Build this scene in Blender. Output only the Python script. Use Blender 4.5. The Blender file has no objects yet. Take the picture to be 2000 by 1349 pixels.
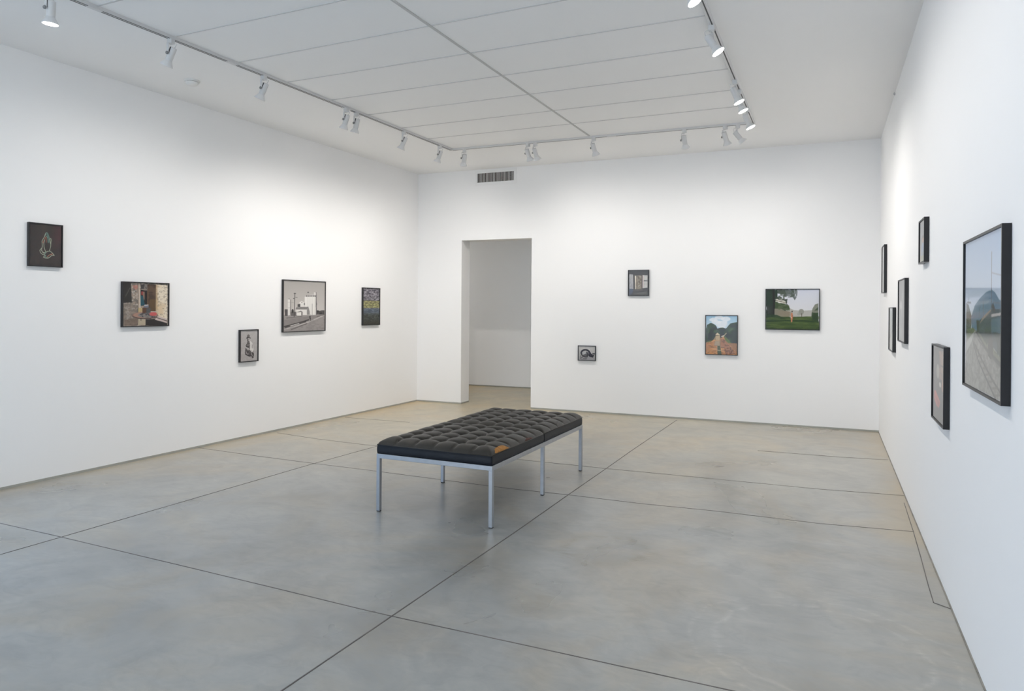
import bpy, bmesh, math
import numpy as np
from mathutils import Matrix, Vector
C = bpy.context.scene.collection
sc = bpy.context.scene
PI = math.pi
R = math.radians

# ------------------------------------------------------------------ camera
cam_d = bpy.data.cameras.new('camera')
cam_d.sensor_fit = 'HORIZONTAL'; cam_d.sensor_width = 36.0
cam_d.lens = 1375.97 / 2000 * 36
cam_d.shift_y = -(674.5 - 600.014) / 2000
cam_d.clip_start = 0.02; cam_d.clip_end = 200
cam = bpy.data.objects.new('camera', cam_d); C.objects.link(cam)
_y, _p, _r = R(24.5434), R(-0.0605), R(0.3722)
_F = Vector((-math.sin(_y) * math.cos(_p), math.cos(_y) * math.cos(_p), math.sin(_p)))
_Rt = Vector((math.cos(_y), math.sin(_y), 0)); _U = _Rt.cross(_F)
_A = _Rt * math.cos(_r) + _U * math.sin(_r); _B = _A.cross(_F)
m = Matrix((( _A.x, _B.x, -_F.x), (_A.y, _B.y, -_F.y), (_A.z, _B.z, -_F.z))).to_4x4()
m.translation = (0, 0, 1.43)
cam.matrix_world = m
sc.camera = cam

# ------------------------------------------------------------------ world, exposure
sc.view_settings.view_transform = 'Standard'
sc.view_settings.look = 'None'
sc.view_settings.gamma = 1
sc.view_settings.use_curve_mapping = False
sc.view_settings.exposure = 0.25
SKY = (0.80, 0.90, 1.0); SKY_STRENGTH = 3.5
LAMP_W = 33.0; LAMP_COL = (1.0, 0.955, 0.90)
w = bpy.data.worlds.new('sky'); sc.world = w; w.use_nodes = True
w.node_tree.nodes['Background'].inputs[0].default_value = (*SKY, 1)
w.node_tree.nodes['Background'].inputs[1].default_value = SKY_STRENGTH
# light portal in the big rear window (guides daylight sampling only)
pd = bpy.data.lights.new('window_portal', 'AREA'); pd.shape = 'RECTANGLE'; pd.size = 4.4; pd.size_y = 2.9
pd.cycles.is_portal = True
po = bpy.data.objects.new('window_portal', pd); C.objects.link(po)
po.location = (-3.3, -2.22, 1.6); po.rotation_euler = (R(90), 0, R(0))
pd2 = bpy.data.lights.new('window_portal', 'AREA'); pd2.shape = 'RECTANGLE'; pd2.size = 1.9; pd2.size_y = 2.3
pd2.cycles.is_portal = True
po2 = bpy.data.objects.new('window_portal', pd2); C.objects.link(po2)
po2.location = (-6.25, 1.65, 1.12); po2.rotation_euler = (R(90), 0, R(-90))

# ------------------------------------------------------------------ helpers
def lin(c):
    return tuple((v / 12.92 if v <= 0.04045 else ((v + 0.055) / 1.055) ** 2.4) for v in c)
def s255(r, g, b): return lin((r / 255, g / 255, b / 255))

MATS = {}
def mat(name, col, rough=0.5, metal=0.0, spec=0.5, bump=0, bscale=60, var=0.0, vscale=8.0, coat=0.0, emit=None):
    m = bpy.data.materials.new(name); m.use_nodes = True
    nt = m.node_tree; b = nt.nodes['Principled BSDF']
    b.inputs['Base Color'].default_value = (*col, 1)
    b.inputs['Roughness'].default_value = rough
    b.inputs['Metallic'].default_value = metal
    b.inputs['Specular IOR Level'].default_value = spec
    b.inputs['Coat Weight'].default_value = coat
    tc = nt.nodes.new('ShaderNodeTexCoord')
    if var > 0:
        n = nt.nodes.new('ShaderNodeTexNoise'); n.inputs['Scale'].default_value = vscale; n.inputs['Detail'].default_value = 6
        nt.links.new(tc.outputs['Object'], n.inputs['Vector'])
        r = nt.nodes.new('ShaderNodeMapRange'); r.inputs[1].default_value = .3; r.inputs[2].default_value = .7
        r.inputs[3].default_value = 1 - var; r.inputs[4].default_value = 1 + var
        nt.links.new(n.outputs['Fac'], r.inputs[0])
        mx = nt.nodes.new('ShaderNodeVectorMath'); mx.operation = 'SCALE'; mx.inputs[0].default_value = col
        nt.links.new(r.outputs[0], mx.inputs['Scale']); nt.links.new(mx.outputs[0], b.inputs['Base Color'])
    if bump > 0:
        n = nt.nodes.new('ShaderNodeTexNoise'); n.inputs['Scale'].default_value = bscale; n.inputs['Detail'].default_value = 5
        nt.links.new(tc.outputs['Object'], n.inputs['Vector'])
        bp = nt.nodes.new('ShaderNodeBump'); bp.inputs['Strength'].default_value = bump; bp.inputs['Distance'].default_value = 0.003
        nt.links.new(n.outputs['Fac'], bp.inputs['Height']); nt.links.new(bp.outputs[0], b.inputs['Normal'])
    if emit:
        b.inputs['Emission Color'].default_value = (*emit[0], 1); b.inputs['Emission Strength'].default_value = emit[1]
    MATS[name] = m
    return m

def floor_mat():
    m = bpy.data.materials.new('polished_concrete'); m.use_nodes = True
    nt = m.node_tree; N = nt.nodes; L = nt.links; b = N['Principled BSDF']
    tc = N.new('ShaderNodeTexCoord')
    # large trowel swirls: noise distorted by noise
    def noise(scale, detail=6, rough=.55, dist=0.0, vec=None, stretch=None):
        n = N.new('ShaderNodeTexNoise'); n.inputs['Scale'].default_value = scale; n.inputs['Detail'].default_value = detail
        n.inputs['Roughness'].default_value = rough; n.inputs['Distortion'].default_value = dist
        src = vec or tc.outputs['Object']
        if stretch:
            mp = N.new('ShaderNodeMapping'); mp.inputs['Scale'].default_value = stretch
            mp.inputs['Rotation'].default_value = (0, 0, R(25))
            L.new(src, mp.inputs['Vector']); src = mp.outputs[0]
        L.new(src, n.inputs['Vector'])
        return n.outputs['Fac']
    big = noise(.55, 4, .5, 1.2)
    mid = noise(2.2, 5, .52, 1.8)
    fine = noise(6, 6, .6, 1.8, stretch=(1, 1.8, 1))
    warm = noise(.8, 5, .6, 1.5)
    def ramp(src, stops):
        r = N.new('ShaderNodeValToRGB'); e = r.color_ramp.elements
        e[0].position, e[0].color = stops[0][0], (*stops[0][1], 1)
        e[1].position, e[1].color = stops[-1][0], (*stops[-1][1], 1)
        for p_, c_ in stops[1:-1]:
            q = e.new(p_); q.color = (*c_, 1)
        L.new(src, r.inputs[0]); return r.outputs[0]
    def mix(a, b_, fac, mode='MIX'):
        x = N.new('ShaderNodeMix'); x.data_type = 'RGBA'; x.blend_type = mode; x.clamp_result = False
        if isinstance(fac, float): x.inputs[0].default_value = fac
        else: L.new(fac, x.inputs[0])
        L.new(a, x.inputs[6]); L.new(b_, x.inputs[7]); return x.outputs[2]
    base = ramp(big, [(.3, (.315, .320, .312)), (.5, (.372, .377, .364)), (.72, (.415, .414, .392))])
    m1 = ramp(mid, [(.22, (.82, .825, .83)), (.5, (.99, .99, .985)), (.8, (1.14, 1.125, 1.09))])
    c = mix(base, m1, 1.0, 'MULTIPLY')
    m2 = ramp(fine, [(.25, (.89, .89, .90)), (.52, (1, 1, 1)), (.78, (1.10, 1.09, 1.07))])
    c = mix(c, m2, 1.0, 'MULTIPLY')
    m3 = ramp(warm, [(.44, (1, 1, 1)), (.66, (1.05, .97, .87))])
    c = mix(c, m3, 1.0, 'MULTIPLY')
    # small dark pits
    pit = noise(38, 3, .6)
    m4 = ramp(pit, [(.20, (.80, .79, .77)), (.27, (1, 1, 1))])
    c = mix(c, m4, .35, 'MULTIPLY')
    # warm rust-coloured discolouration against the side walls (a stain in the slab)
    sep = N.new('ShaderNodeSeparateXYZ'); L.new(tc.outputs['Object'], sep.inputs[0])
    def mr(src, a, b_, c_=0., d=1.):
        q = N.new('ShaderNodeMapRange'); q.inputs[1].default_value = a; q.inputs[2].default_value = b_
        q.inputs[3].default_value = c_; q.inputs[4].default_value = d; L.new(src, q.inputs[0]); return q.outputs[0]
    def mth(op, a, b_):
        q = N.new('ShaderNodeMath'); q.operation = op
        for i, v in enumerate((a, b_)):
            if isinstance(v, float): q.inputs[i].default_value = v
            else: L.new(v, q.inputs[i])
        return q.outputs[0]
    edge_r = mr(sep.outputs[0], .22, .5)
    edge_l = mr(sep.outputs[0], -5.35, -5.75)
    e = mth('MAXIMUM', edge_r, edge_l)
    e = mth('MULTIPLY', e, mr(warm, .35, .6, .25, 1.))
    yfade = mr(sep.outputs[1], 2.6, 4.6)
    e = mth('MULTIPLY', e, yfade)
    tan = N.new('ShaderNodeRGB'); tan.outputs[0].default_value = (.43, .36, .245, 1)
    c = mix(c, tan.outputs[0], mth('MULTIPLY', e, .75))
    # warm light at the far end and back room, painted into the floor colour
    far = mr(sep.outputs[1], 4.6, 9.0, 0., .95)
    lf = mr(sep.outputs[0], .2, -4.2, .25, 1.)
    far_warm_light = N.new('ShaderNodeRGB'); far_warm_light.outputs[0].default_value = (1.28, 1.09, .75, 1)
    cw = mix(c, far_warm_light.outputs[0], 1.0, 'MULTIPLY')
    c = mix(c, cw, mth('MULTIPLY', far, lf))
    # trowel arcs and a ring-shaped scuff left in the surface
    def ring(cx, cy, r, wd, col_, amt):
        nonlocal c
        cc = N.new('ShaderNodeCombineXYZ'); cc.inputs[0].default_value = cx; cc.inputs[1].default_value = cy
        fl_ = N.new('ShaderNodeCombineXYZ'); L.new(sep.outputs[0], fl_.inputs[0]); L.new(sep.outputs[1], fl_.inputs[1])
        ds = N.new('ShaderNodeVectorMath'); ds.operation = 'DISTANCE'; L.new(fl_.outputs[0], ds.inputs[0]); L.new(cc.outputs[0], ds.inputs[1])
        dd = mth('ADD', ds.outputs['Value'], mth('MULTIPLY', mid, .12))
        q = mth('ABSOLUTE', mth('SUBTRACT', dd, r + .06), 0.0)
        k = mth('MULTIPLY', mr(q, 0.0, wd, 1., 0.), mr(fine, .38, .66, 0., amt))
        rgb = N.new('ShaderNodeRGB'); rgb.outputs[0].default_value = (*col_, 1)
        x = mix(c, rgb.outputs[0], 1.0, 'MULTIPLY'); c = mix(c, x, k)
    ring(-1.22, 4.02, .24, .10, (.74, .70, .64), .9)
    ring(-.05, 3.25, .42, .022, (1.25, 1.25, 1.24), .8)
    ring(-.05, 3.25, .52, .016, (1.22, 1.22, 1.2), .7)
    ring(-1.0, 3.0, .95, .12, (.86, .84, .81), .8)
    ring(-2.9, 3.3, 1.1, .16, (.88, .88, .88), .7)
    ring(-3.6, 2.0, .9, .14, (.88, .88, .9), .7)
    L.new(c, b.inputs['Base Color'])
    rr = mr(big, .2, .8, .25, .33); L.new(rr, b.inputs['Roughness'])
    b.inputs['Specular IOR Level'].default_value = .5
    return m

def glass_mat(name='picture_glass', tint=(1, 1, 1), f0=.03):
    m = bpy.data.materials.new(name); m.use_nodes = True
    nt = m.node_tree; N = nt.nodes; L = nt.links; N.remove(N['Principled BSDF'])
    out = N['Material Output']; t = N.new('ShaderNodeBsdfTransparent'); t.inputs[0].default_value = (*tint, 1); g = N.new('ShaderNodeBsdfGlossy')
    g.inputs['Roughness'].default_value = .06
    # Schlick reflectance from the view angle, the same from both sides of the pane
    geo = N.new('ShaderNodeNewGeometry'); dt = N.new('ShaderNodeVectorMath'); dt.operation = 'DOT_PRODUCT'
    L.new(geo.outputs['Incoming'], dt.inputs[0]); L.new(geo.outputs['Normal'], dt.inputs[1])
    def mt(op, a_, b_=None):
        q = N.new('ShaderNodeMath'); q.operation = op
        for i, v in enumerate((a_, b_)):
            if v is None: continue
            if isinstance(v, (int, float)): q.inputs[i].default_value = v
            else: L.new(v, q.inputs[i])
        return q.outputs[0]
    fr = mt('ADD', mt('MULTIPLY', mt('POWER', mt('SUBTRACT', 1.0, mt('ABSOLUTE', dt.outputs['Value'])), 5.0), 1 - f0), f0)
    mx = N.new('ShaderNodeMixShader'); L.new(fr, mx.inputs[0]); L.new(t.outputs[0], mx.inputs[1]); L.new(g.outputs[0], mx.inputs[2])
    L.new(mx.outputs[0], out.inputs[0]); return m

def print_mat():
    m = bpy.data.materials.new('photographic_print'); m.use_nodes = True
    nt = m.node_tree; b = nt.nodes['Principled BSDF']
    a = nt.nodes.new('ShaderNodeVertexColor'); a.layer_name = 'ink'
    nt.links.new(a.outputs[0], b.inputs['Base Color']); b.inputs['Roughness'].default_value = .6
    b.inputs['Specular IOR Level'].default_value = .2
    return m

WALL = mat('white_wall_paint', (.955, .953, .955), .75, spec=.2, bump=.02, bscale=90, var=.004, vscale=3)
CEIL = mat('ceiling_paint', (.95, .95, .95), .85, spec=.15, bump=.03, bscale=120, var=.008, vscale=1.2)
SEAM = mat('ceiling_seam', (.66, .66, .66), .8, spec=.1)
SEAM2 = mat('ceiling_main_seam', (.60, .60, .60), .8, spec=.1)
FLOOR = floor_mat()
JOINT = mat('saw_cut_joint', (.15, .135, .125), .6, var=.3, vscale=6)
CRACK = mat('hairline_joint', (.26, .245, .215), .6, var=.3, vscale=6)
REVEAL = mat('concrete_base_reveal', (.40, .40, .36), .7, var=.12, vscale=4)
BLACK = mat('black_frame_lacquer', (.012, .012, .014), .38, spec=.5, var=.1, vscale=20)
GLASS = glass_mat()
PRINT = print_mat()
LEATHER = mat('black_leather', (.030, .0265, .0215), .40, spec=.42, bump=.25, bscale=160, var=.15, vscale=12)
LEATHER_SHADED = mat('black_leather_side_shaded', (.008, .010, .015), .45, spec=.30, bump=.2, bscale=160, var=.2, vscale=8)  # cushion sides: shade and blue daylight painted into a darker leather colour
STEEL = mat('brushed_steel', (.42, .44, .475), .42, metal=.85, var=.06, vscale=25)
RUBBER = mat('rubber_foot', (.03, .03, .03), .6)
FOAM = mat('exposed_orange_foam', (.42, .19, .045), .8, bump=.5, bscale=200, var=.25, vscale=60)
FOAM2 = mat('rubbed_red_leather', (.10, .035, .025), .7, var=.3, vscale=60)
WHITE = mat('white_enamel', (.74, .74, .74), .45, spec=.4)
TRACKW = mat('track_enamel', (.72, .72, .72), .4, spec=.4)
GROOVE = mat('track_groove', (.10, .10, .10), .6)
SLOT = mat('vent_slot_dark', (.06, .06, .06), .7)
KNOB = mat('grey_knob', (.25, .25, .25), .5)
ANCH = mat('grey_anchor', (.5, .5, .5), .5)
REFL = mat('frosted_reflector', (.80, .80, .80), .35, spec=.5)
LENS = mat('lit_lamp_lens', (.9, .9, .9), .4, emit=((1, .97, .93), 14))
VENT = mat('vent_enamel', (.93, .93, .93), .6, spec=.2)
DARKV = mat('vent_interior', (.012, .012, .012), .8)
PLASTIC = mat('white_plastic', (.82, .82, .81), .45)
ALU = mat('window_frame_aluminium', (.35, .36, .38), .4, metal=.6)

def obj(name, bm_, m, parent=None, smooth=False):
    me = bpy.data.meshes.new(name)
    if isinstance(bm_, bmesh.types.BMesh):
        bmesh.ops.recalc_face_normals(bm_, faces=bm_.faces)
        bm_.to_mesh(me); bm_.free()
    if smooth:
        for p in me.polygons: p.use_smooth = True
    me.materials.append(m)
    o = bpy.data.objects.new(name, me); C.objects.link(o)
    if parent: o.parent = parent
    return o
def thing(name, label, cat, loc=(0, 0, 0), rotz=0.0, group=None):
    o = bpy.data.objects.new(name, None); C.objects.link(o); o.empty_display_size = .1
    o.location = loc; o.rotation_euler = (0, 0, rotz); o['label'] = label; o['category'] = cat
    if group: o['group'] = group
    return o
def struct(name, bm_, m, label=None):
    o = obj(name, bm_, m); o['kind'] = 'structure'
    if label: o['label'] = label
    return o
def NB(): return bmesh.new()
def box(bm_, x0, x1, y0, y1, z0, z1, M=None):
    v = [bm_.verts.new((x, y, z)) for z in (z0, z1) for y in (y0, y1) for x in (x0, x1)]
    if M is not None:
        for q in v: q.co = M @ q.co
    for f in ((0, 1, 3, 2), (4, 6, 7, 5), (0, 4, 5, 1), (2, 3, 7, 6), (0, 2, 6, 4), (1, 5, 7, 3)):
        bm_.faces.new([v[i] for i in f])
    return v
def bevel(bm_, w, seg=2):
    bmesh.ops.bevel(bm_, geom=list(bm_.edges), offset=w, segments=seg, affect='EDGES', profile=.5)
def prism(bm_, pts, z0, z1):
    a = [bm_.verts.new((x, y, z0)) for x, y in pts]; b = [bm_.verts.new((x, y, z1)) for x, y in pts]
    n = len(pts); bm_.faces.new(a); bm_.faces.new(b)
    for i in range(n): bm_.faces.new((a[i], a[(i + 1) % n], b[(i + 1) % n], b[i]))
def lathe(bm_, prof, M, n=28, cap=(True, True)):
    rings = []
    for r, z in prof:
        rings.append([bm_.verts.new(M @ Vector((r * math.cos(2 * PI * i / n), r * math.sin(2 * PI * i / n), z))) for i in range(n)])
    for a, b in zip(rings, rings[1:]):
        for i in range(n): bm_.faces.new((a[i], a[(i + 1) % n], b[(i + 1) % n], b[i]))
    if cap[0]: bm_.faces.new(rings[0])
    if cap[1]: bm_.faces.new(rings[-1])
def tube(bm_, pts, r, n=8):
    pts = [Vector(p) for p in pts]; rings = []
    for i, p in enumerate(pts):
        t = (pts[min(i + 1, len(pts) - 1)] - pts[max(i - 1, 0)]).normalized()
        a = t.orthogonal().normalized() if i == 0 else (rings_a - t * rings_a.dot(t)).normalized()
        rings_a = a; b = t.cross(a)
        rings.append([bm_.verts.new(p + (a * math.cos(2 * PI * k / n) + b * math.sin(2 * PI * k / n)) * r) for k in range(n)])
    for a, b in zip(rings, rings[1:]):
        for i in range(n): bm_.faces.new((a[i], a[(i + 1) % n], b[(i + 1) % n], b[i]))
    bm_.faces.new(rings[0]); bm_.faces.new(rings[-1])

# ------------------------------------------------------------------ room shell
H = 3.41
RY = -2.0                                     # rear wall
# wall lines
def xl(y): return -5.80 + (y - 3.2) * (.10 / 5.86)          # left wall
def xr(y): return .529 - (y - 3.146) * (.044 / 6.074)        # right wall
def yb(x): return 9.06 + (x + 5.70) * (.16 / 6.185)          # back wall
BASE = .019
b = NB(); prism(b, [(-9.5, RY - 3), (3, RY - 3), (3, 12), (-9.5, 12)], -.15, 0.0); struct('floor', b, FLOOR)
b = NB(); prism(b, [(-6.3, RY - .3), (1, RY - .3), (1, 9.6), (-6.3, 9.6)], H, H + .15); struct('ceiling', b, CEIL)
# the reveal under the left and back walls is set back a little
W2Y0, W2Y1, W2Z = .70, 2.60, 2.25
b = NB()
def lseg(y0, y1, z0, z1): prism(b, [(xl(y0), y0), (xl(y1), y1), (-6.15, y1), (-6.15, y0)], z0, z1)
lseg(RY - .2, W2Y0, BASE, H); lseg(W2Y1, 9.06, BASE, H); lseg(W2Y0, W2Y1, W2Z, H)
struct('wall_left', b, WALL)
wn = bpy.data.objects.new('window_2', None); C.objects.link(wn); wn['kind'] = 'structure'; wn.location = (-6.0, (W2Y0 + W2Y1) / 2, 0)
b = NB(); q_ = (W2Y1 - W2Y0) / 2
for y in (-q_, -.025, q_ - .05): box(b, -.03, .03, y, y + .05, 0.02, W2Z)
box(b, -.03, .03, -q_, q_, .02, .07); box(b, -.03, .03, -q_, q_, W2Z - .05, W2Z)
obj('window_frame', b, ALU, wn)
b = NB(); box(b, -.004, .004, -q_ + .02, q_ - .02, .04, W2Z - .02); obj('window_pane', b, glass_mat('added_blue_tint_glass', (.58, .79, 1.0)), wn)  # blue tint added to the pane to colour daylight on the near-left floor
b = NB(); prism(b, [(xr(RY), RY), (xr(9.3), 9.45), (1.1, 9.45), (1.1, RY - .3)], 0, H + .1); struct('wall_right', b, WALL)
DX0, DX1, DZ, TH = -4.962, -3.862, 2.393, .25
b = NB()
prism(b, [(-5.70, yb(-5.70)), (DX0, yb(DX0)), (DX0, yb(DX0) + TH), (-5.70, yb(-5.7) + TH)], BASE, H)
prism(b, [(DX0, yb(DX0)), (DX1, yb(DX1)), (DX1, yb(DX1) + TH), (DX0, yb(DX0) + TH)], DZ, H)
prism(b, [(DX1, yb(DX1)), (.486, yb(.486)), (.486, yb(.486) + TH), (DX1, yb(DX1) + TH)], BASE, H)
bmesh.ops.remove_doubles(b, verts=b.verts, dist=1e-5)
struct('wall_back', b, WALL)
b = NB(); prism(b, [(xl(RY) + .002, RY), (xl(9.05) + .002, 9.05), (-6.14, 9.06), (-6.14, RY)], 0, BASE); struct('baseboard_left', b, REVEAL)
b = NB()
prism(b, [(-5.70, yb(-5.70) - .002), (DX0 + .002, yb(DX0) - .002), (DX0 + .002, yb(DX0) + TH - .006), (-5.70, yb(-5.7) + TH)], 0, BASE)
prism(b, [(DX1 + .006, yb(DX1) - .002), (.486, yb(.486) - .002), (.486, yb(.486) + TH - .01), (DX1 + .006, yb(DX1) + TH - .01)], 0, BASE)
struct('baseboard_back', b, REVEAL)
# thin dark line where the slab meets the right wall
b = NB(); prism(b, [(xr(RY) - .006, RY), (xr(9.2) - .006, 9.2), (xr(9.2) + .02, 9.2), (xr(RY) + .02, RY)], 0, .004); struct('baseboard_right', b, CRACK)
# rear wall behind the camera with a wide shop window
WX0, WX1, WZ0, WZ1 = -5.5, -1.1, .12, 3.05
b = NB()
box(b, -6.2, WX0, RY - .22, RY, 0, H); box(b, WX1, .9, RY - .22, RY, 0, H)
box(b, WX0, WX1, RY - .22, RY, 0, WZ0); box(b, WX0, WX1, RY - .22, RY, WZ1, H)
struct('wall_rear', b, WALL)
wn = bpy.data.objects.new('window_1', None); C.objects.link(wn); wn['kind'] = 'structure'; wn.location = (0, RY - .12, 0)
b = NB()
for x in (WX0, -4.05, -2.58, WX1 - .05): box(b, x, x + .05, -.03, .03, WZ0, WZ1)
box(b, WX0, WX1, -.03, .03, WZ0, WZ0 + .05); box(b, WX0, WX1, -.03, .03, WZ1 - .05, WZ1)
obj('window_frame', b, ALU, wn)
b = NB(); box(b, WX0 + .02, WX1 - .02, -.004, .004, WZ0 + .02, WZ1 - .02); obj('window_pane', b, GLASS, wn)
# room beyond the doorway
def yh(x): return 11.307 + (x + 6.0) * .0555
b = NB(); prism(b, [(-9.0, yh(-9)), (-3.2, yh(-3.2)), (-3.2, yh(-3.2) + .15), (-9, yh(-9) + .15)], .016, 3.0); struct('wall_hall', b, WALL)
b = NB(); prism(b, [(-9.0, yh(-9) + .006), (-3.2, yh(-3.2) + .006), (-3.2, yh(-3.2) + .15), (-9, yh(-9) + .15)], 0, .016); struct('baseboard_hall', b, REVEAL)
b = NB(); prism(b, [(-3.35, 9.42), (-3.2, 9.42), (-3.2, 11.55), (-3.35, 11.55)], 0, 3.0); struct('wall_hall_right', b, WALL)
b = NB(); prism(b, [(-9.1, 9.2), (-9.0, 9.2), (-9.0, 11.4), (-9.1, 11.4)], 0, 3.0); struct('wall_hall_left', b, WALL)
b = NB(); prism(b, [(-9.1, 9.2), (-6.3, 9.2), (-6.3, 9.32), (-9.1, 9.32)], 0, 3.0); struct('wall_hall_front', b, WALL)
b = NB(); prism(b, [(-9.1, 9.32), (-3.2, 9.32), (-3.2, 11.6), (-9.1, 11.6)], 3.0, 3.1); struct('ceiling_hall', b, CEIL)
t = thing('hall_fill_light', 'unseen round fill light added on the ceiling of the back room behind the wall left of the doorway', 'ceiling light', (-7.2, 10.3, 3.0))  # lamp out of view, added to brighten the back room
b = NB(); lathe(b, [(.20, .001), (.20, -.03), (.18, -.04)], Matrix(), 32); obj('housing', b, WHITE, t, True)
b = NB(); lathe(b, [(.0001, -.046), (.17, -.042), (.18, -.0395)], Matrix(), 32, (False, True)); obj('diffuser', b, mat('lit_diffuser', (.9, .9, .9), .5, emit=((1, .95, .88), 9)), t, True)
ld = bpy.data.lights.new('hall_fill_lamp', 'AREA'); ld.shape = 'DISK'; ld.size = .34; ld.energy = 6; ld.color = (1, .95, .88)
lo = bpy.data.objects.new('hall_fill_lamp', ld); C.objects.link(lo); lo.parent = t; lo.location = (0, 0, -.055)

# ------------------------------------------------------------------ floor joints
def strip(name, pts, wd, m, z=.0012):
    b = NB(); P = [Vector((x, y, 0)) for x, y in pts]; L_, R_ = [], []
    for i, p in enumerate(P):
        t = (P[min(i + 1, len(P) - 1)] - P[max(i - 1, 0)]).normalized(); n = Vector((-t.y, t.x, 0)) * wd / 2
        L_.append((p + n)); R_.append((p - n))
    for zz in (0,):
        la = [b.verts.new((q.x, q.y, z)) for q in L_]; ra = [b.verts.new((q.x, q.y, z)) for q in R_]
        lb = [b.verts.new((q.x, q.y, -.01)) for q in L_]; rb = [b.verts.new((q.x, q.y, -.01)) for q in R_]
    for i in range(len(P) - 1):
        b.faces.new((la[i], la[i + 1], ra[i + 1], ra[i])); b.faces.new((la[i], lb[i], lb[i + 1], la[i + 1])); b.faces.new((ra[i], ra[i + 1], rb[i + 1], rb[i]))
    return struct(name, b, m)
strip('trim_1', [(-7.716,2.808),(-4.923,2.787),(-4.297,2.783),(-3.178,2.759),(-2.498,2.742),(-2.033,2.728),(-1.844,2.726),(-1.12,2.734),(-0.392,2.739),(0.125,2.746),(0.45,2.75)], 0.006, JOINT, 0.0012)
strip('trim_2', [(-5.774,5.103),(-4.972,5.068),(-4.258,5.056),(-3.669,5.056),(-2.287,5.031),(-1.83,5.061),(-1.277,5.066),(-0.739,5.112),(-0.079,5.118),(0.478,5.197)], 0.006, JOINT, 0.0014)
strip('trim_3', [(-4.332,-1.9),(-4.332,1.763),(-4.306,2.438),(-4.297,2.783),(-4.282,3.852),(-4.266,5.052),(-4.222,5.946),(-4.181,7.657),(-4.177,8.506)], 0.006, JOINT, 0.0016)
strip('trim_4', [(-1.86,-1.9),(-1.859,1.488),(-1.853,2.024),(-1.844,2.726),(-1.829,4.098),(-1.83,5.061),(-1.826,6.048),(-1.828,6.891),(-1.808,9.035)], 0.006, JOINT, 0.0018)
strip('trim_5', [(-5.662,6.086),(-5.018,5.998),(-4.394,5.964),(-3.291,6.03),(-2.532,6.024),(-2.182,6.031),(-1.82,6.029),(-1.48,6.045),(-0.879,6.067),(-0.095,6.091),(0.5,6.169)], 0.006, CRACK, 0.0020)
strip('trim_6', [(-5.671,7.306),(-4.733,7.356)], 0.007, CRACK, 0.0022)
strip('trim_7', [(-0.684,7.458),(0.106,7.5),(0.48,7.559)], 0.007, CRACK, 0.0024)
strip('trim_8', [(0.482,5.934),(0.475,5.196),(0.47,4.922),(0.466,4.66),(0.455,4.226),(0.452,3.979),(0.485,3.956),(0.518,3.933)], 0.004, JOINT, 0.0026)


# ------------------------------------------------------------------ ceiling seams
def cs(x, y): return (x * .9565, y * .9565)
def seam(name, p, q, wd, m, dz=.004):
    p = Vector((*p, 0)); q = Vector((*q, 0)); t = (q - p).normalized(); n = Vector((-t.y, t.x, 0)) * wd / 2
    b = NB(); prism(b, [tuple((p + n).xy), tuple((q + n).xy), tuple((q - n).xy), tuple((p - n).xy)], H - dz, H + .01)
    return struct(name, b, m)
tn = [20]
def nt_():
    tn[0] += 1; return 'trim_%d' % tn[0]
seam(nt_(), cs(-2.752, 0.5), cs(-2.70, 8.12), .020, SEAM2, .006)
for ya, yb_ in ((3.865, 3.865), (4.495, 4.455), (5.078, 5.102), (5.696, 5.703), (6.296, 6.319), (6.919, 6.947), (7.494, 7.534)):
    seam(nt_(), cs(-4.62, ya), cs(-.83, yb_), .010, SEAM)
for k in range(4):
    seam(nt_(), cs(-4.66, 3.25 - .61 * k), cs(-.80, 3.25 - .61 * k), .012, SEAM)

# ------------------------------------------------------------------ lighting tracks
def track(label, p, q, grooves, connectors=()):
    p = Vector((*p, H)); q = Vector((*q, H)); d = q - p; ln = d.length; a = math.atan2(d.y, d.x)
    t = thing('lighting_track', label, 'track', p, a)
    b = NB(); box(b, 0, ln, -.018, .018, -.022, .003); bevel(b, .002, 1); obj('rail', b, TRACKW, t)
    b = NB()
    for g in grooves: box(b, .015, ln - .015, g - .0045, g + .0045, -.0232, -.0215)
    obj('groove', b, GROOVE, t)
    for c in connectors:
        b = NB(); box(b, c - .05, c + .05, -.015, .015, -.026, -.021); bevel(b, .001, 1); obj('connector', b, WHITE, t)
    return t, ln
TL0, TL1 = cs(-4.72, 1.2), cs(-4.585, 8.10)
TR0, TR1 = cs(-.80, 1.2), cs(-.828, 8.27)
track('white track light rail running along the left wall under the ceiling', TL0, TL1, (.010, -.010), (1.95, 3.10, 4.55))
track('white track light rail running along the far wall above the doorway', TL1, cs(-.845, 8.225), (.0, ), (2.06,))
track('white track light rail running along the right wall under the ceiling', TR0, TR1, (-.004,), ())

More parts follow.
